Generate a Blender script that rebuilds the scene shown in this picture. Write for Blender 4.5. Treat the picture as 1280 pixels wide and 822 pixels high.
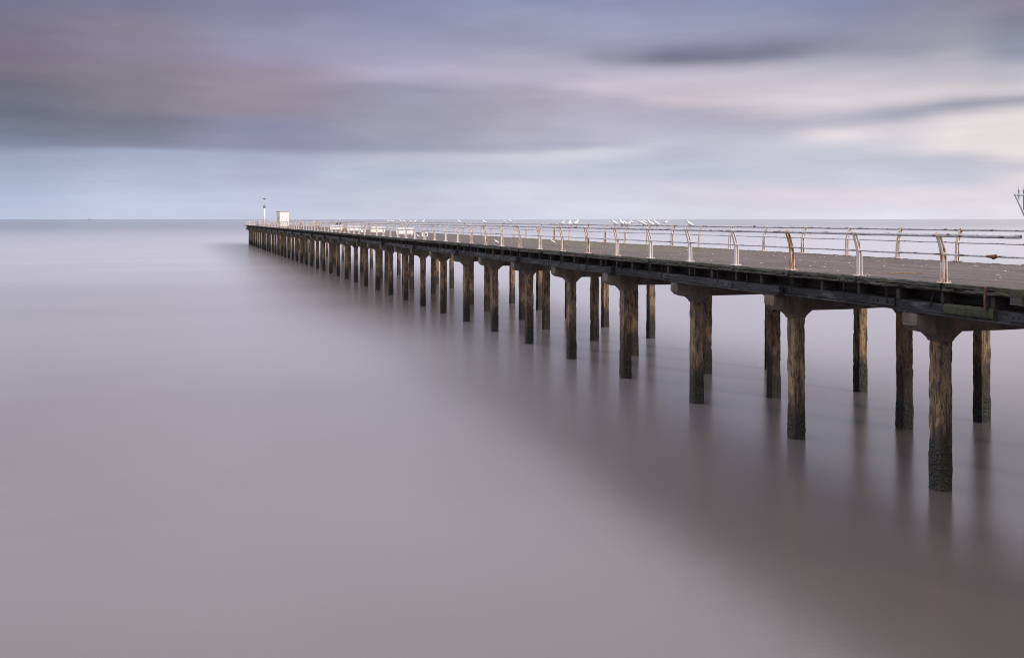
import bpy, math, random
from mathutils import Vector, Matrix, noise
R = math.radians
random.seed(7)
for o in list(bpy.data.objects): bpy.data.objects.remove(o)
S = bpy.context.scene
COL = S.collection

# ------------------------------------------------------------------ camera
# the pier runs along +Y; X is the distance sideways from the camera, the water is z = 0
FOC, XC, HY, XV = 1200.0, 640.0, 274.0, 222.0      # photo pixels: focal length, centre, horizon row, vanishing point
ALPHA = math.atan((XC - XV) / FOC)
SA, CA = math.sin(ALPHA), math.cos(ALPHA)
EYE = 6.9
cam_d = bpy.data.cameras.new('camera')
cam = bpy.data.objects.new('camera', cam_d); COL.objects.link(cam)
cam.location = (0, 0, EYE); cam.rotation_euler = (R(90), 0, -ALPHA)
cam_d.sensor_width = 36; cam_d.lens = FOC / 1280 * 36
cam_d.shift_y = -(411 - HY) / 1280
cam_d.clip_start = 0.5; cam_d.clip_end = 120000
S.camera = cam
S.render.resolution_x, S.render.resolution_y = 1024, 657
S.view_settings.view_transform = 'Standard'; S.view_settings.look = 'None'
S.view_settings.exposure = 0.35; S.view_settings.gamma = 1.0
try: S.cycles.filter_width = 1.0
except Exception: pass
try: S.view_settings.use_curve_mapping = False
except Exception: pass

# ------------------------------------------------------------------ node helpers
def lin(c):
    return tuple(((v / 255) / 12.92 if v / 255 <= .04045 else ((v / 255 + .055) / 1.055) ** 2.4) for v in c) + (1,)
class NT:
    def __init__(s, tree): s.t = tree; s.n = tree.nodes; s.l = tree.links
    def new(s, kind, **kw):
        n = s.n.new(kind)
        for k, v in kw.items(): setattr(n, k, v)
        return n
    def put(s, sock, v):
        if v is None: return
        if isinstance(v, bpy.types.NodeSocket): s.l.new(v, sock)
        else: sock.default_value = v
    def math(s, op, a, b=None, c=None, clamp=False):
        n = s.new('ShaderNodeMath', operation=op, use_clamp=clamp)
        s.put(n.inputs[0], a); s.put(n.inputs[1], b); s.put(n.inputs[2], c)
        return n.outputs[0]
    def mix(s, f, a, b, blend='MIX'):
        n = s.new('ShaderNodeMix', data_type='RGBA', blend_type=blend)
        s.put(n.inputs[0], f); s.put(n.inputs[6], a); s.put(n.inputs[7], b)
        return n.outputs[2]
    def rng(s, v, a, b, c=0., d=1., kind='SMOOTHSTEP'):
        n = s.new('ShaderNodeMapRange', interpolation_type=kind)
        s.put(n.inputs[0], v)
        for i, x in enumerate((a, b, c, d)): n.inputs[i + 1].default_value = x
        return n.outputs[0]
    def noise(s, vec, scale, detail=4, rough=.55, dist=0., dims='3D'):
        n = s.new('ShaderNodeTexNoise', noise_dimensions=dims)
        s.put(n.inputs['Vector'], vec); n.inputs['Scale'].default_value = scale
        n.inputs['Detail'].default_value = detail; n.inputs['Roughness'].default_value = rough
        n.inputs['Distortion'].default_value = dist
        return n.outputs[0]
    def voro(s, vec, scale, feature='F1'):
        n = s.new('ShaderNodeTexVoronoi', feature=feature)
        s.put(n.inputs['Vector'], vec); n.inputs['Scale'].default_value = scale
        return n.outputs[0]
    def vmul(s, vec, k):
        n = s.new('ShaderNodeVectorMath', operation='MULTIPLY'); s.put(n.inputs[0], vec); n.inputs[1].default_value = k
        return n.outputs[0]
    def vadd(s, vec, k):
        n = s.new('ShaderNodeVectorMath', operation='ADD'); s.put(n.inputs[0], vec); s.put(n.inputs[1], k)
        return n.outputs[0]
    def sep(s, vec):
        n = s.new('ShaderNodeSeparateXYZ'); s.put(n.inputs[0], vec); return n.outputs
    def comb(s, x, y, z):
        n = s.new('ShaderNodeCombineXYZ')
        for i, v in enumerate((x, y, z)): s.put(n.inputs[i], v)
        return n.outputs[0]

# ------------------------------------------------------------------ sky
SUN_EL, SUN_AZ = R(17), math.atan2(.50, -.87)          # azimuth from +Y towards +X: behind and to the right
W = bpy.data.worlds.new('World'); S.world = W; W.use_nodes = True
nt = NT(W.node_tree); nt.n.clear()
gen = nt.new('ShaderNodeTexCoord').outputs['Generated']
dx, dy, dz = nt.sep(gen)[:3]
az = nt.math('ARCTAN2', dx, dy)
az = nt.math('SUBTRACT', az, ALPHA)                     # 0 = the way the photograph looks
el = nt.math('ARCSINE', dz)
# streaks drift sideways: warp the elevation and azimuth with stretched noise
pw = nt.comb(nt.math('MULTIPLY', az, 5.0), nt.math('MULTIPLY', el, 34.0), 0.0)
w1 = nt.math('SUBTRACT', nt.noise(pw, 1.0, 3, .5), .5)
pw2 = nt.comb(nt.math('MULTIPLY', az, 3.0), nt.math('MULTIPLY', el, 22.0), 4.3)
w2 = nt.math('SUBTRACT', nt.noise(pw2, 1.0, 3, .5), .5)
elw = nt.math('ADD', el, nt.math('MULTIPLY', nt.math('MULTIPLY', w1, R(.75)), nt.rng(el, R(.5), R(4))))
azw = nt.math('ADD', az, nt.math('MULTIPLY', w2, R(3)))
SKY = {   # cloud cover read off the photograph: azimuth (as a pixel column), then (pixel row, colour)
 0:   [(0,(118,114,144)),(30,(118,112,138)),(60,(122,112,130)),(85,(120,112,122)),(110,(112,110,120)),(140,(106,110,126)),(165,(116,122,146)),(181,(128,136,166)),(189,(154,164,195)),(220,(165,177,207)),(250,(178,190,222)),(273,(188,199,226))],
 160: [(0,(124,122,152)),(35,(134,126,148)),(60,(134,126,142)),(90,(132,125,133)),(130,(129,123,131)),(150,(116,116,126)),(165,(120,124,146)),(182,(128,132,160)),(190,(158,166,197)),(220,(176,184,214)),(250,(186,196,226)),(273,(195,202,228))],
 330: [(0,(130,130,165)),(40,(144,142,173)),(70,(152,145,168)),(95,(152,141,153)),(130,(150,140,150)),(160,(140,142,165)),(183,(145,147,175)),(193,(166,172,202)),(220,(180,186,214)),(250,(190,196,224)),(273,(196,202,228))],
 500: [(0,(136,138,175)),(40,(148,150,185)),(60,(160,156,182)),(92,(177,170,192)),(115,(154,151,171)),(150,(155,152,168)),(185,(152,156,182)),(197,(184,187,210)),(220,(184,191,216)),(250,(200,204,226)),(273,(205,208,230))],
 660: [(0,(140,145,182)),(40,(150,152,182)),(80,(172,168,194)),(95,(182,176,199)),(115,(168,162,182)),(150,(170,166,184)),(185,(172,172,194)),(198,(206,205,221)),(218,(190,196,216)),(235,(206,207,226)),(273,(212,214,234))],
 760: [(0,(142,146,182)),(45,(158,160,193)),(70,(146,145,171)),(92,(186,180,202)),(112,(198,189,206)),(130,(176,171,193)),(180,(182,180,202)),(190,(206,206,222)),(215,(190,197,217)),(237,(208,209,228)),(273,(216,217,234))],
 715: [(0,(141,146,182)),(45,(156,158,190)),(70,(164,161,189)),(92,(182,176,199)),(105,(190,183,203)),(120,(172,167,189)),(182,(176,176,198)),(194,(208,208,223)),(216,(190,196,217)),(236,(207,208,227)),(273,(214,216,234))],
 850: [(0,(141,146,181)),(45,(154,156,189)),(70,(118,119,145)),(92,(194,187,207)),(125,(207,193,205)),(145,(180,175,197)),(190,(190,192,212)),(215,(191,198,218)),(240,(215,211,228)),(273,(219,219,234))],
 960: [(0,(137,143,179)),(40,(148,150,180)),(66,(122,123,149)),(90,(194,188,205)),(125,(212,200,210)),(155,(180,178,198)),(185,(196,197,215)),(222,(197,202,220)),(242,(221,213,227)),(273,(221,221,235))],
 1050:[(0,(134,140,178)),(40,(146,148,178)),(58,(140,142,166)),(90,(190,186,202)),(125,(214,204,213)),(151,(182,180,199)),(166,(230,218,225)),(190,(196,198,216)),(225,(200,202,220)),(245,(222,212,226)),(273,(222,222,236))],
 1120:[(0,(135,137,169)),(40,(148,148,173)),(58,(146,146,168)),(90,(190,186,201)),(122,(212,203,211)),(144,(166,167,187)),(160,(214,207,217)),(178,(210,206,216)),(205,(196,198,216)),(225,(200,202,220)),(245,(222,212,226)),(273,(222,222,236))],
 1200:[(0,(137,134,159)),(40,(150,149,168)),(90,(190,186,199)),(115,(210,202,210)),(134,(162,162,182)),(152,(226,217,220)),(182,(234,226,226)),(200,(198,198,214)),(225,(200,201,218)),(245,(223,213,224)),(273,(223,221,234))],
 1280:[(0,(140,132,156)),(20,(132,130,152)),(60,(144,150,174)),(90,(182,180,194)),(115,(206,200,206)),(127,(164,163,181)),(148,(230,222,222)),(192,(237,227,224)),(207,(203,200,214)),(225,(226,216,220)),(250,(222,215,226)),(273,(225,222,234))],
}
for px in SKY:
    if px <= 500: SKY[px] = [(y, (c[0], c[1], c[2] + (8 if 50 < y < 165 else 0))) for y, c in SKY[px]]
    SKY[px] = [(y, tuple(v + (sum(c) / 3 - v) * .15 for v in c)) for y, c in SKY[px]]
ELMAX = R(60)
cols = sorted(SKY)
def ramp_for(px):
    a = math.atan((px - XC) / FOC)
    st = [(math.atan((HY - py) / FOC * math.cos(a)), lin(c)) for py, c in SKY[px]]
    st.sort(key=lambda s: s[0])
    st += [(R(14.3), lin((196, 195, 213))), (R(18), (1.0, .97, 1.07, 1)), (R(24), (1.03, .99, 1.10, 1)), (R(33), (1.3, 1.26, 1.38, 1)), (R(58), (2.2, 2.15, 2.28, 1))]
    n = nt.new('ShaderNodeValToRGB'); cr = n.color_ramp; cr.interpolation = 'EASE'
    cr.elements[0].position = st[0][0] / ELMAX; cr.elements[0].color = st[0][1]
    cr.elements[1].position = st[-1][0] / ELMAX; cr.elements[1].color = st[-1][1]
    for e, c in st[1:-1]:
        x = cr.elements.new(e / ELMAX); x.color = c
    return n
fac = nt.math('DIVIDE', elw, ELMAX)
cur = None
for i, px in enumerate(cols):
    rn = ramp_for(px); nt.put(rn.inputs[0], fac)
    if cur is None: cur = rn.outputs[0]
    else:
        a0 = math.atan((cols[i - 1] - XC) / FOC); a1 = math.atan((px - XC) / FOC)
        cur = nt.mix(nt.rng(azw, a0, a1), cur, rn.outputs[0])
# faint finer streaks and soft mottling inside the clouds
ps = nt.comb(nt.math('MULTIPLY', az, 9.0), nt.math('MULTIPLY', el, 90.0), 1.7)
st_ = nt.noise(ps, 1.0, 4, .5)
cur = nt.mix(1.0, cur, nt.mix(nt.rng(st_, .3, .7), (.97, .97, .972, 1), (1.03, 1.028, 1.025, 1)), 'MULTIPLY')
lump = nt.noise(nt.comb(nt.math('MULTIPLY', az, 7.0), nt.math('MULTIPLY', el, 26.0), 9.1), 1.0, 4, .5, .4)
cur = nt.mix(1.0, cur, nt.mix(nt.rng(lump, .3, .7), (.95, .95, .96, 1), (1.05, 1.048, 1.04, 1)), 'MULTIPLY')
bgc = nt.new('ShaderNodeBackground'); nt.put(bgc.inputs[0], cur); bgc.inputs[1].default_value = .80
sk = nt.new('ShaderNodeTexSky', sky_type='NISHITA', sun_disc=False, sun_elevation=SUN_EL, sun_rotation=SUN_AZ)
bgn = nt.new('ShaderNodeBackground'); nt.put(bgn.inputs[0], sk.outputs[0]); bgn.inputs[1].default_value = .05
mx = nt.new('ShaderNodeMixShader'); mx.inputs[0].default_value = .975
nt.l.new(bgn.outputs[0], mx.inputs[1]); nt.l.new(bgc.outputs[0], mx.inputs[2])
nt.l.new(mx.outputs[0], nt.new('ShaderNodeOutputWorld').inputs[0])
sun_d = bpy.data.lights.new('sun', 'SUN'); sun_d.energy = 2.4; sun_d.angle = R(10); sun_d.color = (1, .88, .76)
sun = bpy.data.objects.new('sun', sun_d); COL.objects.link(sun)
sdir = Vector((math.sin(SUN_AZ) * math.cos(SUN_EL), math.cos(SUN_AZ) * math.cos(SUN_EL), math.sin(SUN_EL)))
sun.rotation_euler = sdir.to_track_quat('Z', 'Y').to_euler(); sun.location = (30, -30, 40)

# ------------------------------------------------------------------ materials
def material(name):
    m = bpy.data.materials.new(name); m.use_nodes = True
    t = NT(m.node_tree); t.n.clear()
    b = t.new('ShaderNodeBsdfPrincipled'); o = t.new('ShaderNodeOutputMaterial')
    t.l.new(b.outputs[0], o.inputs[0])
    return m, t, b
def bump(t, b, h, strength, dist):
    n = t.new('ShaderNodeBump'); n.inputs['Strength'].default_value = strength; n.inputs['Distance'].default_value = dist
    t.put(n.inputs['Height'], h); t.l.new(n.outputs[0], b.inputs['Normal'])
def pos(t): return t.new('ShaderNodeNewGeometry').outputs['Position']
def rnd(t): return t.new('ShaderNodeObjectInfo').outputs['Random']

def water_mat():
    m, t, b = material('sea_water')
    p = pos(t); x, y, z = t.sep(p)[:3]
    d = t.math('SQRT', t.math('ADD', t.math('MULTIPLY', x, x), t.math('MULTIPLY', y, y)))
    silt = t.noise(t.vmul(p, (.03, .012, 1)), 1.0, 3)
    # brown stirred-up silt inshore; further out, sky reflection painted in as paler colour
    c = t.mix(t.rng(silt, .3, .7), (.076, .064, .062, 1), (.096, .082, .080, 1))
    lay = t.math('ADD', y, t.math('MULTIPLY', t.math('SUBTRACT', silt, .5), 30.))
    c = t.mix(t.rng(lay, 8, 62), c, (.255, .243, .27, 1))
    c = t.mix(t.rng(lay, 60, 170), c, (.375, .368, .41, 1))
    c = t.mix(t.rng(lay, 250, 1000), c, (.11, .11, .13, 1))  # painted sky reflection fades towards the horizon
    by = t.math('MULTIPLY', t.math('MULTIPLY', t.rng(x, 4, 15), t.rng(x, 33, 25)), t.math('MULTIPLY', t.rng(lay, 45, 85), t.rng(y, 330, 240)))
    c = t.mix(t.math('MULTIPLY', by, .8), c, (.11, .085, .072, 1))       # pier's dark reflection painted brown into the water round the piles
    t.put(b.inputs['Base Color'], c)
    # wind-ruffled sea far out, sheltered smooth water by the pier
    patch = t.noise(t.vmul(p, (.020, .055, 1)), 1.0, 3, .5)
    t.put(b.inputs['Roughness'], t.math('ADD', t.rng(y, 20, 900, .215, .12), t.math('MULTIPLY', t.math('SUBTRACT', patch, .5), .10)))
    t.put(b.inputs['IOR'], t.rng(lay, 10, 100, 1.8, 3.4))
    h = t.noise(t.vmul(p, (.55, 1.6, 1)), .5, 5, .6)
    h2 = t.noise(t.vmul(p, (.08, .16, 1)), 1.0, 3, .5)
    bump(t, b, t.math('ADD', h, t.math('MULTIPLY', h2, 1.5)), .018, .3)
    return m
def pile_mat():
    m, t, b = material('weathered_pile')
    p = pos(t); r = rnd(t)
    q = t.vadd(p, t.comb(t.math('MULTIPLY', r, 91.), 0., t.math('MULTIPLY', r, 37.)))
    n1 = t.noise(t.vmul(q, (4.5, 4.5, 2.2)), 1.0, 6, .64)
    n2 = t.noise(t.vmul(q, (15, 15, 6)), 1.0, 6, .72)
    n3 = t.noise(t.vmul(q, (4, 4, 1.1)), 1.0, 5, .62)
    c = t.mix(t.rng(n1, .34, .66), (.085, .060, .046, 1), (.235, .172, .124, 1))
    c = t.mix(t.rng(n3, .48, .62, 0, .75), c, (.37, .235, .115, 1))
    c = t.mix(t.rng(n2, .54, .61, 0, .92), c, (.03, .02, .017, 1))
    c = t.mix(t.rng(t.noise(t.vmul(q, (8, 8, 2.0)), 1.1, 5, .6), .56, .66, 0, .8), c, (.24, .095, .040, 1))
    c = t.mix(t.rng(t.noise(t.vmul(q, (3, 3, 1.6)), 1.0, 4, .6), .62, .75, 0, .5), c, (.10, .105, .06, 1))
    ck = t.math('ABSOLUTE', t.math('SUBTRACT', t.noise(t.vmul(q, (3.2, 3.2, .30)), 1.0, 3, .55), .5))
    c = t.mix(t.rng(ck, .004, .020, .85, 0), c, (.018, .012, .010, 1))
    z = t.sep(p)[2]
    wet = t.math('ADD', t.math('MULTIPLY', t.math('SUBTRACT', t.noise(t.vmul(q, (9, 9, 1.5)), 1.0, 5, .65), .5), 2.2), t.math('ADD', z, t.math('MULTIPLY', r, -.8)))
    c = t.mix(t.rng(wet, 1.55, .95, 0, .8), c, (.020, .017, .012, 1))
    t.put(b.inputs['Base Color'], c); b.inputs['Roughness'].default_value = .9
    bump(t, b, t.math('ADD', n2, n1), 1.0, .05)
    return m
def weed_mat():
    m, t, b = material('weed_and_barnacles')
    p = pos(t); n = t.noise(p, 9, 6, .7); v = t.voro(p, 15)
    c = t.mix(t.rng(n, .35, .65), (.007, .007, .006, 1), (.024, .023, .016, 1))
    c = t.mix(t.math('MULTIPLY', t.rng(v, .12, .36, .85, 0), t.rng(n, .45, .6)), c, (.19, .16, .115, 1))
    c = t.mix(t.rng(t.noise(p, 3, 4), .55, .7, 0, .6), c, (.022, .025, .012, 1))
    t.put(b.inputs['Base Color'], c); b.inputs['Roughness'].default_value = .75
    bump(t, b, t.math('SUBTRACT', n, v), 1.0, .05)
    return m
def concrete_mat():
    m, t, b = material('stained_concrete')
    p = pos(t); r = rnd(t); n1 = t.noise(t.vmul(p, (1.6, 1.6, 1.0)), 1.3, 5, .6); n2 = t.noise(p, 12, 6, .65)
    c = t.mix(t.rng(n1, .35, .65), (.065, .050, .038, 1), (.135, .115, .096, 1))
    c = t.mix(t.rng(n2, .5, .7, 0, .6), c, (.06, .045, .035, 1))
    c = t.mix(t.rng(t.noise(t.vmul(p, (5, 5, .8)), 1, 4), .58, .72, 0, .7), c, (.19, .095, .05, 1))
    c = t.mix(t.rng(t.noise(p, 2.3, 5), .6, .75, 0, .45), c, (.075, .085, .05, 1))
    t.put(b.inputs['Base Color'], c); b.inputs['Roughness'].default_value = .9
    bump(t, b, n2, .6, .03)
    return m
def timber_mat(name, dark, pale, moss, mossy, paint=None):
    m, t, b = material(name)
    p = pos(t); g = t.noise(t.vmul(p, (9, .8, 14)), 1.0, 6, .65); n = t.noise(p, 2.0, 6, .65)
    c = t.mix(t.rng(g, .35, .7), dark, pale)
    if paint: c = t.mix(t.rng(t.noise(t.vmul(p, (2, .7, 4)), 1.0, 5, .65), .57, .68, 0, .8), c, paint)
    c = t.mix(t.rng(n, mossy, mossy + .16, 0, .9), c, moss)
    t.put(b.inputs['Base Color'], c); b.inputs['Roughness'].default_value = .85
    bump(t, b, t.math('ADD', g, n), .6, .03)
    return m
def deck_mat():
    m, t, b = material('deck_surface')
    p = pos(t); x, y, z = t.sep(p)[:3]
    n1 = t.noise(t.vmul(p, (1.6, .22, 1)), 1.0, 6, .65); n2 = t.noise(t.vmul(p, (1, .55, 1)), 8, 6, .8); n3 = t.noise(t.vmul(p, (3.4, .35, 1)), 1.2, 6, .65)
    c = t.mix(t.rng(n1, .3, .7), (.048, .033, .029, 1), (.112, .081, .073, 1))
    c = t.mix(t.rng(n3, .48, .66, 0, .75), c, (.033, .025, .023, 1))
    c = t.mix(t.rng(n2, .50, .68, 0, .7), c, (.17, .142, .135, 1))
    # moss creeping in from the far kerb and in a thin line along the near one
    far = t.math('MULTIPLY', t.rng(x, 20.3, 23.5), t.math('MULTIPLY', t.rng(y, 33, 44), t.rng(y, 90, 62)))
    mo = t.math('MULTIPLY', t.rng(t.noise(t.vmul(p, (2.5, .8, 1)), 1.3, 6, .7), .34, .55), far)
    c = t.mix(t.math('MULTIPLY', mo, .8), c, (.085, .075, .034, 1))
    nk = t.math('MULTIPLY', t.rng(x, 18.1, 17.55), t.rng(t.noise(p, 3, 5, .7), .35, .6))
    c = t.mix(t.math('MULTIPLY', nk, .85), c, (.03, .029, .013, 1))
    # bird droppings
    v = t.voro(t.vmul(p, (1.0, .8, 1)), 2.6); v2 = t.noise(p, 1.1, 3)
    sp = t.math('MULTIPLY', t.rng(v, .05, .09, 1, 0), t.rng(v2, .45, .55))
    c = t.mix(t.math('MULTIPLY', sp, .9), c, (.42, .4, .38, 1))
    t.put(b.inputs['Base Color'], c); b.inputs['Roughness'].default_value = .88
    bump(t, b, t.math('ADD', n2, n1), .8, .04)
    return m
def paint_mat(name, base, rust_at, rust_w=.10):
    m, t, b = material(name)
    p = pos(t); r = rnd(t); x, y, z = t.sep(p)[:3]
    q = t.vadd(p, t.comb(t.math('MULTIPLY', r, 53.), 0., t.math('MULTIPLY', r, 17.)))
    n = t.noise(t.vmul(q, (9, 9, 2.2)), 1.0, 6, .65); n2 = t.noise(q, 24, 4, .7)
    thr = t.math('ADD', n, t.math('MULTIPLY', t.math('SUBTRACT', r, .5), .16))
    f = t.rng(thr, rust_at, rust_at + rust_w)
    rc = t.mix(t.rng(n2, .35, .65), (.13, .05, .025, 1), (.46, .23, .10, 1))
    c = t.mix(t.rng(n2, .3, .7), base, tuple(v * .8 for v in base[:3]) + (1,))
    halo = t.rng(thr, rust_at - .1, rust_at, 0, .45)
    c = t.mix(halo, c, (.62, .46, .33, 1))
    c = t.mix(f, c, rc)
    t.put(b.inputs['Base Color'], c); t.put(b.inputs['Roughness'], t.math('ADD', t.math('MULTIPLY', f, .4), .45))
    bump(t, b, t.math('ADD', t.math('MULTIPLY', f, -1.), n2), .4, .01)
    return m
def pipe_mat():
    m, t, b = material('weathered_rail_paint')
    p = pos(t); n = t.noise(t.vmul(p, (10, 2.6, 10)), 1.0, 6, .72); n2 = t.noise(p, 20, 5, .7)
    c = t.mix(t.rng(n2, .3, .7), (.30, .31, .34, 1), (.55, .55, .58, 1))
    c = t.mix(t.rng(n, .53, .60), c, t.mix(t.rng(n2, .4, .6), (.045, .025, .022, 1), (.17, .08, .045, 1)))
    t.put(b.inputs['Base Color'], c); b.inputs['Roughness'].default_value = .55
    bump(t, b, n, .5, .012)
    return m
def plain(name, col, rough=.6, var=.15, sc=8, metal=0.):
    m, t, b = material(name)
    n = t.noise(pos(t), sc, 4, .6)
    t.put(b.inputs['Base Color'], t.mix(t.rng(n, .3, .7), tuple(v * (1 - var) for v in col) + (1,), tuple(min(1, v * (1 + var)) for v in col) + (1,)))
    b.inputs['Roughness'].default_value = rough; b.inputs['Metallic'].default_value = metal
    return m
M = dict(
 water=water_mat(), pile=pile_mat(), weed=weed_mat(), conc=concrete_mat(), deck=deck_mat(),
 edge=timber_mat('mossy_edge_timber', (.009, .009, .007, 1), (.10, .095, .082, 1), (.045, .045, .016, 1), .49),
 joist=timber_mat('dark_joist_timber', (.010, .008, .007, 1), (.04, .032, .028, 1), (.02, .022, .012, 1), .58),
 girder=timber_mat('tarred_girder', (.006, .0065, .009, 1), (.034, .034, .041, 1), (.034, .036, .016, 1), .55, (.11, .105, .108, 1)),
 moss=timber_mat('moss_grown_timber', (.015, .015, .010, 1), (.055, .054, .043, 1), (.028, .033, .010, 1), .42),
 paint=paint_mat('rusting_white_paint', (.57, .54, .54, 1), .545), rusty=paint_mat('rust_eaten_white_paint', (.56, .51, .49, 1), .50, .12),
 pipe=pipe_mat(), rust=plain('rust', (.13, .055, .035), .9, .5, 30), white=plain('white_paint', (.66, .64, .62), .6, .14, 4),
 gate=plain('galvanised_steel', (.36, .39, .44), .5, .12, 12, .2), grey=plain('grey_panel', (.42, .43, .47), .7, .1, 2),
 roof=plain('grey_felt_roof', (.33, .32, .33), .9, .15, 3), dark=plain('black_paint', (.02, .02, .022), .5, .3),
 feather=plain('white_feather', (.70, .69, .68), .8, .04, 20), wing=plain('grey_feather', (.60, .61, .63), .8, .1, 30),
 black=plain('black_feather', (.025, .025, .028), .7, .3, 30), beak=plain('red_beak', (.28, .07, .04), .5, .2, 30),
 hull=plain('haze_tinted_hull', (.17, .18, .23), .7, .05, .1), straw=plain('dry_wood', (.22, .15, .09), .9, .3, 20),  # distance haze is mixed into the ship's hull colour
 dropping=plain('white_flakes', (.42, .40, .38), .9, .1, 30), band=plain('dark_lamp_housing', (.10, .11, .13), .6, .2, 5),
)

# ------------------------------------------------------------------ mesh helpers
class MB:
    def __init__(s): s.v = []; s.f = []; s.smooth = []
    def quad_rings(s, rings, cap=True, smooth=False, closed=True):
        n = len(rings[0]); b = len(s.v)
        for r in rings: s.v += [tuple(p) for p in r]
        for i in range(len(rings) - 1):
            for k in range(n if closed else n - 1):
                a = b + i * n + k; c = b + i * n + (k + 1) % n
                s.f.append((a, c, c + n, a + n)); s.smooth.append(smooth)
        if cap:
            s.f.append(tuple(b + k for k in reversed(range(n)))); s.smooth.append(False)
            s.f.append(tuple(b + (len(rings) - 1) * n + k for k in range(n))); s.smooth.append(False)
        return s
    def box(s, x0, x1, y0, y1, z0, z1, bev=.0):
        return s.beam((x0 + x1) / 2, (z0 + z1) / 2, x1 - x0, z1 - z0, y0, y1, 1, 0, bev)
    def beam(s, xc, zc, w, h, y0, y1, seg=1, jit=0., bev=.01, axis='y'):
        hw, hh = w / 2, h / 2
        e = bev
        pr = [(-hw + e, -hh), (hw - e, -hh), (hw, -hh + e), (hw, hh - e), (hw - e, hh), (-hw + e, hh), (-hw, hh - e), (-hw, -hh + e)] if e > 0 else [(-hw, -hh), (hw, -hh), (hw, hh), (-hw, hh)]
        rings = []
        for i in range(seg + 1):
            y = y0 + (y1 - y0) * i / seg
            ox, oz = random.uniform(-jit, jit) * .5, random.uniform(-jit, jit) * .5
            ring = []
            for a, c in pr:
                xx = xc + a + ox + random.uniform(-jit, jit) * .4; zz = zc + c + oz + random.uniform(-jit, jit) * .4
                ring.append((xx, y, zz) if axis == 'y' else ((y, xx, zz) if axis == 'x' else (xx, zz, y)))
            rings.append(ring if axis == 'y' else ring[::-1] if axis == 'x' else ring[::-1])
        return s.quad_rings([r[::-1] for r in rings])
    def tube(s, pts, r, n=8, smooth=True):
        rings = []
        pts = [Vector(p) for p in pts]
        rr = r if isinstance(r, (list, tuple)) else [r] * len(pts)
        for i, p in enumerate(pts):
            t = (pts[min(i + 1, len(pts) - 1)] - pts[max(i - 1, 0)]).normalized()
            ref = Vector((0, 0, 1)) if abs(t.z) < .9 else Vector((0, 1, 0))
            a = t.cross(ref).normalized(); c = a.cross(t).normalized()
            rings.append([p + (a * math.cos(2 * math.pi * k / n) + c * math.sin(2 * math.pi * k / n)) * rr[i] for k in range(n)])
        return s.quad_rings([g[::-1] for g in rings], smooth=smooth)
    def mesh(s, name, mat):
        m = bpy.data.meshes.new(name); m.from_pydata(s.v, [], s.f); m.materials.append(mat)
        for p, sm in zip(m.polygons, s.smooth): p.use_smooth = sm
        m.update(); return m
def link(name, mesh, parent=None, loc=(0, 0, 0), rz=0):
    o = bpy.data.objects.new(name, mesh); COL.objects.link(o)
    if parent: o.parent = parent
    o.location = loc; o.rotation_euler = (0, 0, rz); return o
def thing(name, label, cat, loc=(0, 0, 0), rz=0, group=None, mesh=None):
    o = bpy.data.objects.new(name, mesh); COL.objects.link(o); o.location = loc; o.rotation_euler = (0, 0, rz)
    o['label'] = label; o['category'] = cat
    if group: o['group'] = group
    return o
def at(px, l):
    """distance along the pier of the point seen in photo column px at sideways distance l"""
    Y = FOC / CA * l / (px - XV)
    return (Y - l * SA) / CA

# ------------------------------------------------------------------ sea
B = 60000
wm = MB(); wm.v = [(-B, -2000, 0), (B, -2000, 0), (B, B, 0), (-B, B, 0)]; wm.f = [(0, 1, 2, 3)]; wm.smooth = [False]
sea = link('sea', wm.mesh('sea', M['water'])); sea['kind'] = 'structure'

# ------------------------------------------------------------------ pier
ZD = 5.35                                                # deck level
LN, LF = 17.43, 26.9                                     # near and far deck edge
A0, BENT, NB = 19.6, 6.1, 42
A_START, A_END = 4.0, 275.5
ROW = (18.44, 22.15, 25.95)
pier = thing('pier', 'long weathered pier on rows of square piles, running out to sea under white railings', 'pier', (LN, A0, 0))
PO = Vector((LN, A0, 0))
def pier_part(name, mesh, loc=(0, 0, 0), rz=0): return link(name, mesh, pier, Vector(loc) - PO, rz)

# piles: square with broken arrises; several worn variants
def pile_mesh(seed):
    rs = random.Random(seed); mb = MB(); h = .205; ch = .018
    base = []
    corner = [(-h, -h), (h, -h), (h, h), (-h, h)]
    for (cx, cy), (nx, ny) in zip(corner, corner[1:] + corner[:1]):
        dxn, dyn = (nx - cx) / (2 * h), (ny - cy) / (2 * h)
        for f in (ch, .12, h, 2 * h - .12, 2 * h - ch): base.append((cx + dxn * f, cy + dyn * f))
    rings = []
    nz = 80
    for i in range(nz + 1):
        z = -1.4 + (3.9 + 1.4) * i / nz
        ring = []
        for k, (x, y) in enumerate(base):
            n = noise.noise(Vector((x * 7 + seed * 9.1, y * 7, z * 2.4)))
            n2 = noise.noise(Vector((x * 3 + seed * 4.7, y * 3 + 8, z * .7)))
            s = 1 + .012 * n + .014 * noise.noise(Vector((x * 20 + seed, y * 20, z * 9)))
            if k % 5 in (0, 4):                          # spalled corners
                s -= max(0, n2 * .10) + max(0, noise.noise(Vector((((k + 1) // 5 % 4) * 3.1 + seed, z * 3.2, 2))) - .12) * .16 + max(0, noise.noise(Vector((((k + 1) // 5 % 4) * 5.1 + seed, z * 9, 7))) - .1) * .10
                if noise.noise(Vector((((k + 1) // 5 % 4) * 7.3 + seed * 2.1, z * .9, 11))) > .02: s -= .055
            ring.append((x * s, y * s, z))
        rings.append(ring)
    mb.quad_rings(rings)
    return mb.mesh('pile', M['pile'])
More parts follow.
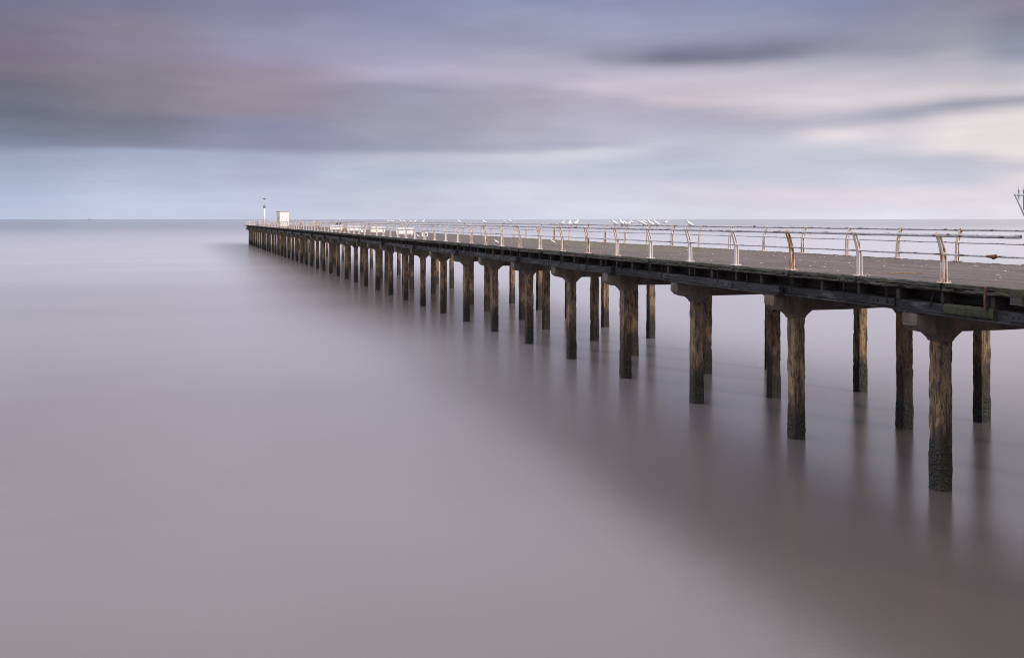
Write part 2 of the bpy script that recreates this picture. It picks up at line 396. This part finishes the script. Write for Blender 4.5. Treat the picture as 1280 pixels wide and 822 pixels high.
def weed_mesh(seed):
    mb = MB(); rings = []; top = 1.02 + .09 * (seed % 5)
    for i in range(25):
        z = -1.3 + (top + 1.3) * i / 24
        ring = []
        for k in range(24):
            a = 2 * math.pi * k / 24
            c, s_ = math.cos(a), math.sin(a)
            d = .212 / max(abs(c), abs(s_)); d = min(d, .275)
            n = noise.noise(Vector((c * 2.2 + seed * 5, s_ * 2.2, z * 5))) + .6 * noise.noise(Vector((c * 6 + seed, s_ * 6, z * 14)))
            taper = 1 if i < 21 else 1 - .028 * (i - 20) / 1.0
            r = d * taper * (1 + .06 * n) + .004
            zz = z + ((.22 * noise.noise(Vector((c * 2 + seed * 3, s_ * 2, 5))) + .16 * noise.noise(Vector((c * 6 + seed * 3, s_ * 6, 5)))) * (i - 14) / 10 if i > 14 else 0)
            ring.append((c * r, s_ * r, zz))
        rings.append(ring)
    mb.quad_rings(rings)
    return mb.mesh('weed_band', M['weed'])
PM = [pile_mesh(i + 1) for i in range(7)]; WM = [weed_mesh(i) for i in range(6)]
def loft_mesh(name, secs, mat):
    mb = MB(); rings = []
    for z, hx, hy, c in secs:
        rings.append([(-hx + c, -hy, z), (hx - c, -hy, z), (hx, -hy + c, z), (hx, hy - c, z), (hx - c, hy, z), (-hx + c, hy, z), (-hx, hy - c, z), (-hx, -hy + c, z)])
    mb.quad_rings(rings); return mb.mesh(name, mat)
HM = loft_mesh('haunch', [(3.80, .235, .235, .05), (3.88, .27, .26, .05), (4.10, .52, .31, .05), (4.30, .54, .315, .05), (4.535, .54, .315, .05)], M['conc'])
def crosshead_mesh(seed):
    random.seed(seed); mb = MB(); rings = []
    xs = [(17.46, .20), (17.60, .06), (17.85, 0), (18.9, 0), (20.3, 0), (22.2, 0), (24.1, 0), (25.6, 0), (26.5, 0), (26.75, .06), (26.9, .2)]
    for x, up in xs:
        j = lambda: random.uniform(-.012, .012)
        zb, zt, w, e = 4.03 + up, 4.545, .26, .04
        rings.append([(x + j(), -w + e, zb + j()), (x + j(), w - e, zb + j()), (x + j(), w + j(), zb + e), (x + j(), w + j(), zt - e), (x, w - e, zt), (x, -w + e, zt), (x + j(), -w + j(), zt - e), (x + j(), -w + j(), zb + e)])
    mb.quad_rings(rings)
    for i in range(len(mb.v)): mb.v[i] = (mb.v[i][0] - 17.46, mb.v[i][1], mb.v[i][2])
    return mb.mesh('crosshead', M['conc'])
CM = [crosshead_mesh(i + 40) for i in range(4)]
rp = random.Random(11)
def add_weed(p, i):
    w = link('weed_band', WM[i % 6], p, (0, 0, 0), (i % 4) * math.pi / 2)
for b in range(-2, NB):
    a = A0 + BENT * b
    c = pier_part('crosshead', CM[b % 4], (17.46, a, 0))
    for r in range(3):
        l = ROW[r]
        if r == 1: l = 22.7 if b == 1 else 22.45 if b % 2 else 21.85
        elif r == 2: l += rp.uniform(-.08, .08)
        k = rp.randrange(7)
        p = pier_part('pile', PM[k], (l, a + rp.uniform(-.05, .05), 0), rp.randrange(4) * math.pi / 2 + rp.uniform(-.03, .03))
        add_weed(p, rp.randrange(6) if not (b == 0 and r == 0) else 4)
        link('haunch', HM, c, (l - 17.46, 0, 0))

# longitudinal girders: lapped timbers along both edges, plain runs on the inner rows
def girder_mesh(seed, length):
    random.seed(seed); mb = MB()
    mb.beam(0, .165, .16, .25, 0, length, 12, .022, .02)
    mb.beam(-.02, .025, .24, .045, .05, length - .05, 8, .010, .006)      # bottom plate
    return mb.mesh('girder', M['girder'])
GM = [girder_mesh(i + 70, BENT + .9) for i in range(5)]
PLATE = MB().box(-.012, .012, -.45, .45, .07, .27, .004)
for q in (-.36, -.2, .2, .36): PLATE.tube([(-.045, q, .17), (0, q, .17)], .03, 6)
PLATE = PLATE.mesh('splice_plate', M['dark'])
for b in range(-2, NB - 1):
    a = A0 + BENT * b - .45
    for side in (0, 1):
        off = .0 if (b + side) % 2 else .20
        l = (LN + .17 + off) if side == 0 else (LF - .17 - off)
        g = pier_part('girder', GM[(b * 3 + side) % 5], (l, a, 4.55 + (0 if (b + side) % 2 else .012)))
        if side == 0 and b < 14: link('splice_plate', PLATE, g, (-.098, BENT * (.5 if b % 2 else .28), 0))
inner = MB()
for l in (18.5, 20.3, 22.15, 24.0, 25.9):
    inner.beam(l, 4.72, .22, .33, A_START, A_END, 60, .01, .01)
inner = pier_part('inner_girders', inner.mesh('inner_girders', M['joist']), PO * 0)
inner.location = -PO
# cross joists, ends showing in the recess under the deck edge
def joist_mesh(seed):
    random.seed(seed); mb = MB()
    mb.beam(0, 5.01, .09 + .03 * (seed % 2), .26, .06, LF - LN - .06, 1, .012, .008, axis='x')
    return mb.mesh('joist', M['joist'])
JM = [joist_mesh(i + 90) for i in range(4)]
JP = 1.525; nj = int((A_END - 12) / JP)
for k in range(nj):
    a = 18.52 + JP * (k - 8)
    if a > A_END - .3: break
    pier_part('joist', JM[(k * 7) % 4], (LN, a + rp.uniform(-.06, .06), rp.uniform(-.012, .0)))
# recessed longitudinal wale behind the joist ends
wl = MB(); random.seed(3)
wl.beam(LN + .62, 5.02, .12, .28, A_START, A_END, 90, .02, .01); wl.beam(LF - .62, 5.02, .12, .28, A_START, A_END, 40, .02, .01)
w = pier_part('wale', wl.mesh('wale', M['joist'])); w.location = -PO
# deck slab with a slightly uneven skin
dk = MB(); nx, ny = 20, 460
top = [[None] * (ny + 1) for _ in range(nx + 1)]
for i in range(nx + 1):
    for j in range(ny + 1):
        x = LN + .12 + (LF - LN - .24) * i / nx; y = A_START + (A_END - A_START) * j / ny
        z = ZD + .012 * noise.noise(Vector((x * .7, y * .4, 1))) + .008 * noise.noise(Vector((x * 2.3, y * 1.7, 5)))
        top[i][j] = len(dk.v); dk.v.append((x, y, z))
for i in range(nx):
    for j in range(ny):
        dk.f.append((top[i][j], top[i + 1][j], top[i + 1][j + 1], top[i][j + 1])); dk.smooth.append(True)
dk.box(LN + .125, LF - .125, A_START + .01, A_END - .01, 5.145, 5.315)
d = pier_part('deck', dk.mesh('deck', M['deck'])); d.location = -PO
# kerb boards along the edges, one per railing bay, each a little out of line
def edge_mesh(seed):
    random.seed(seed); mb = MB()
    mb.beam(0, -.045, .15, .105, 0, 3.03, 22, .026, .018)                 # upper board
    cut = random.uniform(.5, 2.5); g_ = random.choice((.0, .0, .35))
    mb.beam(-.022, -.140, .12, .065, .02, cut, 10, .034, .012); mb.beam(-.016 + random.uniform(-.02, .02), -.145, .11, .07, cut + .02 + g_, 3.0, 10, .034, .012)            # lower packing strip
    return mb.mesh('edge_board', M['edge'])
EM = [edge_mesh(i + 200) for i in range(9)]
BAY = 3.05; P0 = 18.52
for k in range(-4, 84):
    a = P0 + BAY * k
    pier_part('edge_board', EM[rp.randrange(9)], (LN + .075 + rp.uniform(-.02, .02), a + .01, ZD + rp.uniform(-.008, .012)))
    pier_part('edge_board', EM[rp.randrange(6)], (LF - .075, a + .01, ZD + rp.uniform(-.01, .005)), 0)
random.seed(21)
eb = MB().beam(A_END + .06, 5.25, .12, .22, LN + .2, LF - .2, 12, .015, .015, axis='x')
e = pier_part('end_board', eb.mesh('end_board', M['edge'])); e.location = -PO
# near details at the right hand end
st = MB().beam(0, 0, .05, .035, 0, .52, 6, .008, .004, axis='z').mesh('strap', M['rust'])
s = pier_part('strap', st, (LN - .04, at(1233, LN), 4.86)); s['label'] = 'rusty iron strap hanging down over the deck edge'
random.seed(31)
pk = MB().beam(0, .14, .22, .26, 0, 1.5, 20, .022, .05).mesh('packer', M['moss'])
o = pier_part('packer', pk, (LN + .10, at(1242, LN), 4.60)); o['label'] = 'bright green moss grown timber packer above the nearest pile'
hr = random.Random(77)
HG = [MB().beam(0, 0, .045, .02, -.42 - .06 * i, -.02, 5, .012, .003, axis='z').mesh('hanger', M['rust' if i == 1 else 'joist']) for i in range(3)]
for k in range(46):
    o = pier_part('hanger', HG[hr.choice((0, 0, 1, 2))], (LN + .03 + hr.uniform(-.03, .05), 15 + k * 1.9 + hr.uniform(-.8, .8), ZD - .1 - hr.uniform(0, .12)))
    o.rotation_euler = (hr.uniform(-.35, .35) if hr.random() < .4 else 0, 0, 0)
bk = MB().box(-.12, .12, -.16, .16, -.34, .02, .02).mesh('timber_block', M['edge'])
pier_part('timber_block', bk, (LN - .02, at(1276, LN), ZD))

# ------------------------------------------------------------------ railings
def post_mesh(side, mat, seed):
    """bowed cast post of H section; side -1 leans towards the near water, +1 the other way"""
    rs = random.Random(seed)
    path = [(0, 0), (0, .25), (.0, .50), (.012, .66), (.045, .80), (.095, .97), (.135, 1.08), (.165, 1.16)]
    H = [(-.5, -.5), (.5, -.5), (.5, -.28), (.14, -.2), (.14, .2), (.5, .28), (.5, .5), (-.5, .5), (-.5, .28), (-.14, .2), (-.14, -.2), (-.5, -.28)]
    mb = MB(); rings = []
    for i, (o, z) in enumerate(path):
        p0 = path[max(0, i - 1)]; p1 = path[min(len(path) - 1, i + 1)]
        tx, tz = p1[0] - p0[0], p1[1] - p0[1]; L = math.hypot(tx, tz); tx /= L; tz /= L
        w = .126 - .032 * z / 1.16
        rings.append([(side * (o + tz * pn * w), pu * w, z - tx * pn * w) for pu, pn in H])
    if side > 0: rings = [r[::-1] for r in rings]
    mb.quad_rings([r[::-1] for r in rings])
    mb.box(-.13, .13, -.12, .12, .0, .025, .004)
    for sx in (-.1, .1):
        for sy in (-.09, .09): mb.tube([(sx, sy, .02), (sx, sy, .055)], .018, 6)
    mb.tube([(side * .165, -.055, 1.165), (side * .165, .055, 1.165)], .056, 10)       # socket for the top rail
    mb.tube([(side * .012, -.075, .70), (side * .012, .075, .70)], .045, 8)            # boss for the middle rail
    return mb.mesh('post', mat)
def pipe(r, length, seed, open_end=False):
    rs = random.Random(seed); mb = MB(); n = 8 if length > 2 else 4
    pts = [(rs.uniform(-.006, .006), length * i / n, rs.uniform(-.008, .008)) for i in range(n + 1)]
    pts[0] = (0, 0, 0); pts[-1] = (0, length, 0)
    mb.tube(pts, [r * rs.uniform(.94, 1.08) for _ in pts], 10)
    return mb
TOPR, MIDR = .042, .024
TP = [pipe(TOPR, 2 * BAY - .01, i).mesh('top_rail', M['pipe']) for i in range(4)]
MP = [pipe(MIDR, 2 * BAY - .01, i + 9).mesh('middle_rail', M['pipe']) for i in range(4)]
TPW = [pipe(TOPR, 2 * BAY - .01, i).mesh('top_rail', M['paint']) for i in range(2)]
MPW = [pipe(MIDR, 2 * BAY - .01, i + 9).mesh('middle_rail', M['paint']) for i in range(2)]
NPOST = 84
def railing(side, l, label):
    t = thing('pier_railing', label, 'railing', (l, P0, ZD))
    ms = [post_mesh(side, M['paint'], 1), post_mesh(side, M['rusty'], 2)]
    rr = random.Random(5 + side)
    for k in range(0, NPOST):
        rusty = (k in (2,)) if side < 0 else (k in (2, 3))
        rusty = rusty or (rr.random() < .10)
        if side < 0 and k in (0, 4, 5): rusty = k == 0
        link('post', ms[1 if rusty else 0], t, (0, BAY * k, .012 + rr.uniform(-.006, .006)))
    for k in range(0, NPOST - 1, 2):
        far = k > 26
        link('top_rail', (TPW if far else TP)[k // 2 % (2 if far else 4)], t, (side * .165, BAY * k, 1.165))
        link('middle_rail', (MPW if far else MP)[k // 2 % (2 if far else 4)], t, (side * .012, BAY * k, .70))
    return t
near = railing(-1, LN + .10, 'near white pier railing with bowed rusty posts, its cut pipe end at the right edge')
far = railing(1, LF - .10, 'far white pier railing of bowed posts, standing across the deck before the open sea')
# stub of the near rails running on to the gate, the top pipe cut open
x0 = at(1276, LN - .065) - P0
hb = MB(); L0 = -x0
hb.tube([(0, 0, 0), (0, L0, 0)], TOPR * 1.15, 12)
stub = link('top_rail', hb.mesh('top_rail', M['pipe']), near, (-.165, x0, 1.165))
hole = MB().tube([(0, -.004, 0), (0, .02, 0)], TOPR * .8, 10).mesh('pipe_mouth', M['dark'])
link('pipe_mouth', hole, stub)
link('middle_rail', pipe(MIDR, BAY, 55).mesh('middle_rail', M['pipe']), near, (-.012, -BAY, .70))
cl = MB(); rs = random.Random(2)
cl.tube([(0, 0, 0), (.01, .05, .01), (0, .12, -.012), (0, .17, 0), (0, .27, 0), (0, .3, 0)], [.03, .048, .056, .042, .034, .028], 9)
c = link('clamp', cl.mesh('clamp', M['rust']), near, (-.012, at(1247, LN + .09) - P0, .70)); c['label'] = 'lump of rusted clamp on the middle rail'
link('top_rail', TP[1], far, (.165, -2 * BAY, 1.165)); link('middle_rail', MP[2], far, (.012, -2 * BAY, .70))
link('post', far.children[0].data, far, (0, -BAY + .12, .012))
for px in (536, 945):
    cm = MB().tube([(0, 0, 0), (0, .05, .015), (0, .16, .015), (0, .2, 0)], [.03, .05, .045, .03], 8).mesh('coupling', M['rust'])
    link('coupling', cm, far, (.165, at(px, LF + .065) - P0, 1.175))
# railing across the seaward end
t = thing('pier_railing', 'short white railing across the seaward end of the pier, below the signal mast', 'railing', (LN + .1, A_END - .15, ZD))
pm = post_mesh(-1, M['paint'], 8)
for k in range(1, 7): link('post', pm, t, ((LF - LN - .2) * k / 7, 0, .012), -math.pi / 2)
tr = MB().tube([(0, .165, 1.165), (LF - LN - .2, .165, 1.165)], .04, 8).mesh('top_rail', M['paint']); link('top_rail', tr, t)
tr = MB().tube([(0, .012, .7), (LF - LN - .2, .012, .7)], .03, 8).mesh('middle_rail', M['paint']); link('middle_rail', tr, t)

# ------------------------------------------------------------------ security gate, mostly out of frame to the right
AG = 15.55
t = thing('security_gate', 'grey steel security gate with a spiked fan leaning over the water, right edge', 'gate', (LN, AG, ZD))
fr = MB()
for x in (-.03, 3.1, 6.2, LF - LN + .03): fr.beam(x, 0, .09, .09, 0, 2.15, 1, 0, .008, axis='z')
fr.beam(0, 2.10, .06, .06, .02, LF - LN - .02, 1, 0, .006, axis='x'); fr.beam(0, .2, .06, .06, .02, LF - LN - .02, 1, 0, .006, axis='x')
link('gate_frame', fr.mesh('gate_frame', M['gate']), t)
pb = MB().tube([(0, .05, .05), (0, .05, 2.3), (0, .05, 2.4)], [.014, .014, .002], 6).mesh('bar', M['gate'])
for k in range(70): link('bar', pb, t, (.12 + k * .133, 0, 0))
def fan(sg, x):
    f = MB()
    f.tube([(sg * 0, 0, .75), (sg * .78, 0, 2.06)], .024, 8)
    f.tube([(sg * .80, 0, 2.06), (0, 0, 2.065)], .02, 8)
    fo = link('fan', f.mesh('fan', M['gate']), t, (x, 0, 0))
    for q in (.66, .53, .40, .27, .14):
        zl = .75 + q / .78 * 1.31
        sp = MB().tube([(0, 0, zl), (0, 0, 2.13), (0, 0, 2.135), (0, 0, 2.17), (0, 0, 2.27)], [.011, .011, .026, .018, .002], 6).mesh('spike', M['gate'])
        link('spike', sp, fo, (sg * q, .02, 0))
fan(-1, -.05); fan(1, LF - LN + .05)

# ------------------------------------------------------------------ things on the deck
# hut
ah = at(355.5, 22.4)
t = thing('hut', 'small white flat roofed hut standing near the seaward end of the pier deck', 'hut', (22.4, ah, ZD))
h = MB().box(-1.0, 1.0, 0, 7.0, 0, 3.22, .02); link('wall', h.mesh('wall', M['white']), t)
r = MB().box(-1.12, 1.12, -.12, 7.12, 3.225, 3.40, .02); link('roof', r.mesh('roof', M['roof']), t)
dr = MB().box(-1.03, -1.005, .5, 1.5, .05, 2.2, .004); link('door', dr.mesh('door', M['grey']), t)
dr = MB().box(-1.03, -1.005, 2.6, 6.4, .9, 2.8, .004); link('shutter', dr.mesh('shutter', M['grey']), t)
# signal mast
am = at(330.5, 22.0)
t = thing('signal_mast', 'tall slim white mast with dark lamp housings at the very end of the pier', 'mast', (22.0, am, ZD))
link('pole', MB().tube([(0, 0, 0), (0, 0, 4.55)], [.25, .19], 12).mesh('pole', M['white']), t)
link('lamp_housing', MB().tube([(0, 0, 4.55), (0, 0, 4.6), (0, 0, 5.1), (0, 0, 5.25)], [.22, .32, .3, .1], 12).mesh('lamp_housing', M['band']), t)
link('upper_pole', MB().tube([(0, 0, 5.2), (0, 0, 6.9)], [.085, .06], 8).mesh('upper_pole', M['grey']), t)
link('top_lamp', MB().tube([(0, 0, 6.75), (0, 0, 7.0), (0, 0, 7.18)], [.08, .34, .34], 10).mesh('top_lamp', M['band']), t)
# benches
def bench_proto():
    t = thing('bench', '', 'bench', group='white benches set across the deck')
    link('back_slat', MB().box(-.85, .85, 0, .04, .62, .74, .006).mesh('back_slat', M['white']), t)
    link('seat', MB().box(-.85, .85, .03, .48, .40, .45, .006).mesh('seat', M['white']), t)
    link('back_board', MB().box(-.83, .83, -.02, .02, .16, .47, .006).mesh('back_board', M['white']), t)
    for x in (-.72, 0, .72):
        m = MB().box(x - .03, x + .03, .025, .07, 0, .70, .004); m.box(x - .03, x + .03, .39, .44, 0, .395, .004)
        link('leg', m.mesh('leg', M['white']), t)
    return t
def dup(root, loc, rz, label):
    r = root.copy(); COL.objects.link(r); r.location = loc; r.rotation_euler = (0, 0, rz); r['label'] = label
    for ch in list(root.children):
        c = ch.copy(); COL.objects.link(c); c.parent = r
        for g in ch.children:
            d = g.copy(); COL.objects.link(d); d.parent = c
    return r
bench = None
for px, l, lb in ((506, 20.4, 'nearest white bench on the pier deck, just left of a low white box'),
              (472, 20.4, 'second nearest white bench on the deck, between the two low white boxes'),
              (442.5, 20.4, 'third nearest white bench on the deck, right of the bench with black birds'),
              (420.5, 20.4, 'white bench on the pier deck with two black birds on its back')):
    a = at(px, l)
    if bench is None: bench = bench_proto(); bench.location = (l, a, ZD); bench['label'] = lb
    else: dup(bench, (l, a, ZD), 0, lb)
# low white lockers with a round black vent
lock = None
for px, l, lb in ((530.5, 20.6, 'low white deck box with a black round hole, right of the nearest bench'),
                  (454, 20.6, 'low white deck box with a black round hole, between second and third benches')):
    a = at(px, l)
    if lock is None:
        lock = thing('deck_box', lb, 'box', (l, a, ZD), 0, 'low white deck boxes')
        m = MB().box(-.27, .27, -.2, .2, .03, .34, .02); m.box(-.3, .3, -.23, .23, .342, .38, .01)
        link('case', m.mesh('case', M['white']), lock)
        link('vent', MB().tube([(.06, -.205, .2), (.06, -.25, .2)], .11, 12).mesh('vent', M['dark']), lock)
        link('handle', MB().tube([(-.22, 0, .385), (-.2, 0, .46), (-.1, 0, .46), (-.08, 0, .385)], .025, 6).mesh('handle', M['dark']), lock)
    else: dup(lock, (l, a, ZD), 0, lb)
# batten lying on the near deck and flaky litter
random.seed(9)
bt = MB().beam(0, .02, .05, .03, 0, 1.0, 8, .012, .004, axis='x').mesh('batten', M['straw'])
thing('batten', 'thin brown broken batten lying on the deck near the second post from the right', 'stick', (19.0, at(1112, 19.0), ZD + .012), R(-10), mesh=bt)
lt = MB(); rl = random.Random(12)
for _ in range(150):
    y = A_START + 12 + rl.random() ** 1.6 * 60; x = rl.uniform(LN + .3, LF - .4); s_ = rl.uniform(.012, .04); an = rl.random() * 3.1
    ring = []
    n = 6
    for z, k in ((.004, 1), (.016, .7)):
        ring.append([(x + math.cos(an + q * 2 * math.pi / n) * s_ * k * rl.uniform(.7, 2.0), y + math.sin(an + q * 2 * math.pi / n) * s_ * k * rl.uniform(.7, 1.4), ZD + .012 + z) for q in range(n)])
    lt.quad_rings(ring)
o = link('deck_litter', lt.mesh('deck_litter', M['dropping'])); o['kind'] = 'stuff'; o['label'] = 'scattered white flakes and shell bits on the deck'

# ------------------------------------------------------------------ gulls
def bird_meshes(body_mat, wing_mat, tip_mat, beak_mat):
    d = {}
    prof = [(-.165, .012, .142, .5), (-.12, .034, .152, .7), (-.06, .058, .165, .95), (0, .070, .176, 1), (.055, .064, .188, 1), (.09, .047, .212, 1), (.108, .036, .238, 1), (.122, .037, .262, 1), (.142, .036, .272, 1), (.160, .024, .270, 1), (.170, .009, .266, 1)]
    mb = MB(); rings = []
    for x, r, z, fl in prof:
        rings.append([(x, math.cos(a) * r * .92, z + math.sin(a) * r * fl) for a in [2 * math.pi * k / 10 for k in range(10)]])
    mb.quad_rings(rings, smooth=True); d['body'] = mb.mesh('body', body_mat)
    for sgn in (-1, 1):
        mb = MB(); rings = []
        for x, h, z, y in ((.062, .008, .200, .050), (.03, .036, .192, .062), (-.03, .045, .185, .066), (-.10, .032, .172, .050), (-.15, .014, .163, .030)):
            rings.append([(x, sgn * (y + .010 * math.cos(a)), z + h * math.sin(a)) for a in [2 * math.pi * k / 8 for k in range(8)]])
        if sgn > 0: pass
        mb.quad_rings(rings, smooth=True); d['wing%d' % sgn] = mb.mesh('wing', wing_mat)
        mb = MB(); rings = []
        for x, h, z, y in ((-.13, .018, .168, .036), (-.18, .012, .163, .020), (-.235, .004, .162, .006)):
            rings.append([(x, sgn * (y + .006 * math.cos(a)), z + h * math.sin(a)) for a in [2 * math.pi * k / 6 for k in range(6)]])
        mb.quad_rings(rings, smooth=True); d['tip%d' % sgn] = mb.mesh('wing_tip', tip_mat)
        d['leg%d' % sgn] = MB().tube([(.0, sgn * .025, .13), (-.005, sgn * .025, .06), (.004, sgn * .025, .006), (.04, sgn * .028, .002)], [.009, .006, .006, .008], 6).mesh('leg', beak_mat)
    mb = MB(); rings = []
    for x, w, z in ((-.13, .028, .146), (-.17, .036, .140), (-.215, .040, .134)):
        rings.append([(x, -w, z - .004), (x, w, z - .004), (x, w, z + .004), (x, -w, z + .004)])
    mb.quad_rings(rings); d['tail'] = mb.mesh('tail', body_mat)
    pitch = Matrix.Translation((0, 0, .13)) @ Matrix.Rotation(R(-13), 4, 'Y') @ Matrix.Translation((0, 0, -.13))
    for k in d:
        if not k.startswith('leg'): d[k].transform(pitch)
    d['beak'] = MB().tube([(.166, 0, .268), (.19, 0, .264), (.21, 0, .256)], [.010, .007, .002], 6).mesh('beak', beak_mat)
    d['beak'].transform(pitch @ Matrix.Translation((.188, 0, .262)) @ Matrix.Rotation(R(11), 4, 'Y') @ Matrix.Translation((-.188, 0, -.262)))
    return d
def bird(name, d, label, cat, loc, rz, group, sc=1.0):
    t = thing(name, label, cat, loc, rz, group); t.scale = (sc,) * 3
    b = link('body', d['body'], t); link('tail', d['tail'], t); link('beak', d['beak'], b)
    for s in (-1, 1):
        w = link('wing', d['wing%d' % s], t); link('wing_tip', d['tip%d' % s], w); link('leg', d['leg%d' % s], t)
    return t
GULL = bird_meshes(M['feather'], M['wing'], M['black'], M['beak'])
CROW = bird_meshes(M['black'], M['black'], M['black'], M['black'])
NR = (LN + .10 - .165, ZD + 1.165 + TOPR + .012); FR = (LF - .10 + .165, ZD + 1.165 + TOPR + .012)
rg = random.Random(4)
G1 = 'gulls perched on the pier railings'
gulls = [  # photo column, rail, heading in degrees from +X (image right is about -19), label
 (862.5, NR, 165, 'white gull alone on the near rail, rightmost of all the gulls'),
 (832.5, FR, -20, 'gull on the far rail, last one on the right of the big flock'),
 (821, NR, 160, 'gull on the near rail at the right end of the big flock'),
 (813, NR, 170, 'crouching gull on the near rail, second from the right end of the flock'),
 (804, NR, 150, 'gull on the near rail directly above the post in the middle of the big flock'),
 (786.5, NR, -25, 'gull on the near rail facing right, with dark tail towards its left neighbour'),
 (782, NR, 200, 'greyest gull on the near rail, its back turned, between two white ones'),
 (777.5, NR, 120, 'gull on the near rail, second from the left end of the big flock'),
 (768.5, NR, 155, 'upright gull on the near rail at the left end of the big flock'),
 (819.5, FR, 150, 'gull on the far rail, behind the rightmost near rail gull of the flock'),
 (806, FR, 160, 'gull on the far rail half hidden behind the gull above the middle post'),
 (799, FR, 165, 'gull on the far rail in the gap left of the middle post of the flock'),
 (789.5, FR, 170, 'leftmost far rail gull of the big flock, facing left'),
 (720.5, NR, 15, 'right hand gull of the trio on the near rail, close beside a rusty post top'),
 (712.5, NR, 60, 'middle gull of the trio on the near rail, head raised'),
 (703.5, NR, -30, 'left hand gull of the trio on the near rail, crouching low'),
 (638, FR, 100, 'upright gull on the far rail beside another gull, right one of the pair'),
 (631, FR, 160, 'gull on the far rail, left one of the pair'),
 (605.5, NR, 150, 'single gull on the near rail to the left of the far rail pair'),
 (574, NR, 165, 'single gull on the near rail between the long row and the lone gull'),
 (529, NR, -10, 'near rail gull at the right end of the long row, above the white box'),
 (519, NR, 30, 'gull of the long row on the near rail, second from its right end'),
 (513.5, NR, 160, 'gull of the long row on the near rail, third from its right end'),
 (505.5, NR, 150, 'gull of the long near rail row, above the middle of the nearest bench'),
 (501, NR, 170, 'gull of the long near rail row, above the left of the nearest bench'),
 (491, NR, -20, 'gull of the long row on the near rail, third from its left end'),
 (488.7, NR, 140, 'gull of the long row on the near rail, second from its left end'),
 (485.3, NR, 160, 'gull of the long row on the near rail at its left end'),
 (424.5, FR, 160, 'distant gull on the far rail above the bench with dark birds'),
 (374.5, FR, 30, 'distant gull on the far rail, just right of the white hut'),
 (366, FR, 170, 'distant gull on the far rail close to the right wall of the hut'),
 (344.5, NR, 160, 'distant gull on the near rail between mast and hut, right of three'),
 (341, NR, 20, 'distant gull on the near rail between mast and hut, middle of three'),
 (337.5, NR, 160, 'distant gull on the near rail between mast and hut, left of three'),
]
for px, (l, z), hd, lb in gulls:
    bird('gull', GULL, lb, 'gull', (l, at(px, l), z), R(hd + rg.uniform(-12, 12)), G1, rg.uniform(.88, 1.02))
G2 = 'gulls standing on the deck'
for px, l, hd, lb in ((691, 21.6, 150, 'white gull standing on the deck below the trio of rail gulls'),
                      (620.5, 18.2, 160, 'white gull on the deck close behind a near railing post'),
                      (522.5, 18.6, 160, 'white gull on the deck right of the nearest bench')):
    bird('gull', GULL, lb, 'gull', (l, at(px, l), ZD + .012), R(hd), G2, 1.0)
ab = at(420.5, 20.4)
for dx_, hd, lb in ((.15, 20, 'black bird on the bench back, left one of the two'), (.55, -20, 'black bird on the bench back, right one of the two')):
    bird('crow', CROW, lb, 'bird', (20.4 + dx_, ab + .02, ZD + .74), R(hd), 'dark birds on the bench', 1.35)

# ------------------------------------------------------------------ ship on the horizon
D = 9000.; az_s = math.atan((112 - XC) / FOC) + ALPHA
sx, sy = D * math.sin(az_s) / math.cos(az_s - ALPHA), D * math.cos(az_s) / math.cos(az_s - ALPHA)
t = thing('ship', 'tiny pale ship far out on the horizon at the left', 'ship', (sx, sy, 0), -az_s)
hb = MB(); hb.quad_rings([[(-16, -4, -1), (16, -4, -1), (16, 4, -1), (-16, 4, -1)], [(-19, -5, 5), (21, -4, 6), (21, 4, 6), (-19, 5, 5)]][::1])
link('hull', hb.mesh('hull', M['hull']), t)
link('bridge', MB().box(-4, 4, -4, 4, 5.05, 15, .2).mesh('bridge', M['hull']), t)
link('mast', MB().tube([(0, 0, 15), (0, 0, 22)], [.9, .6], 6).mesh('mast', M['hull']), t)
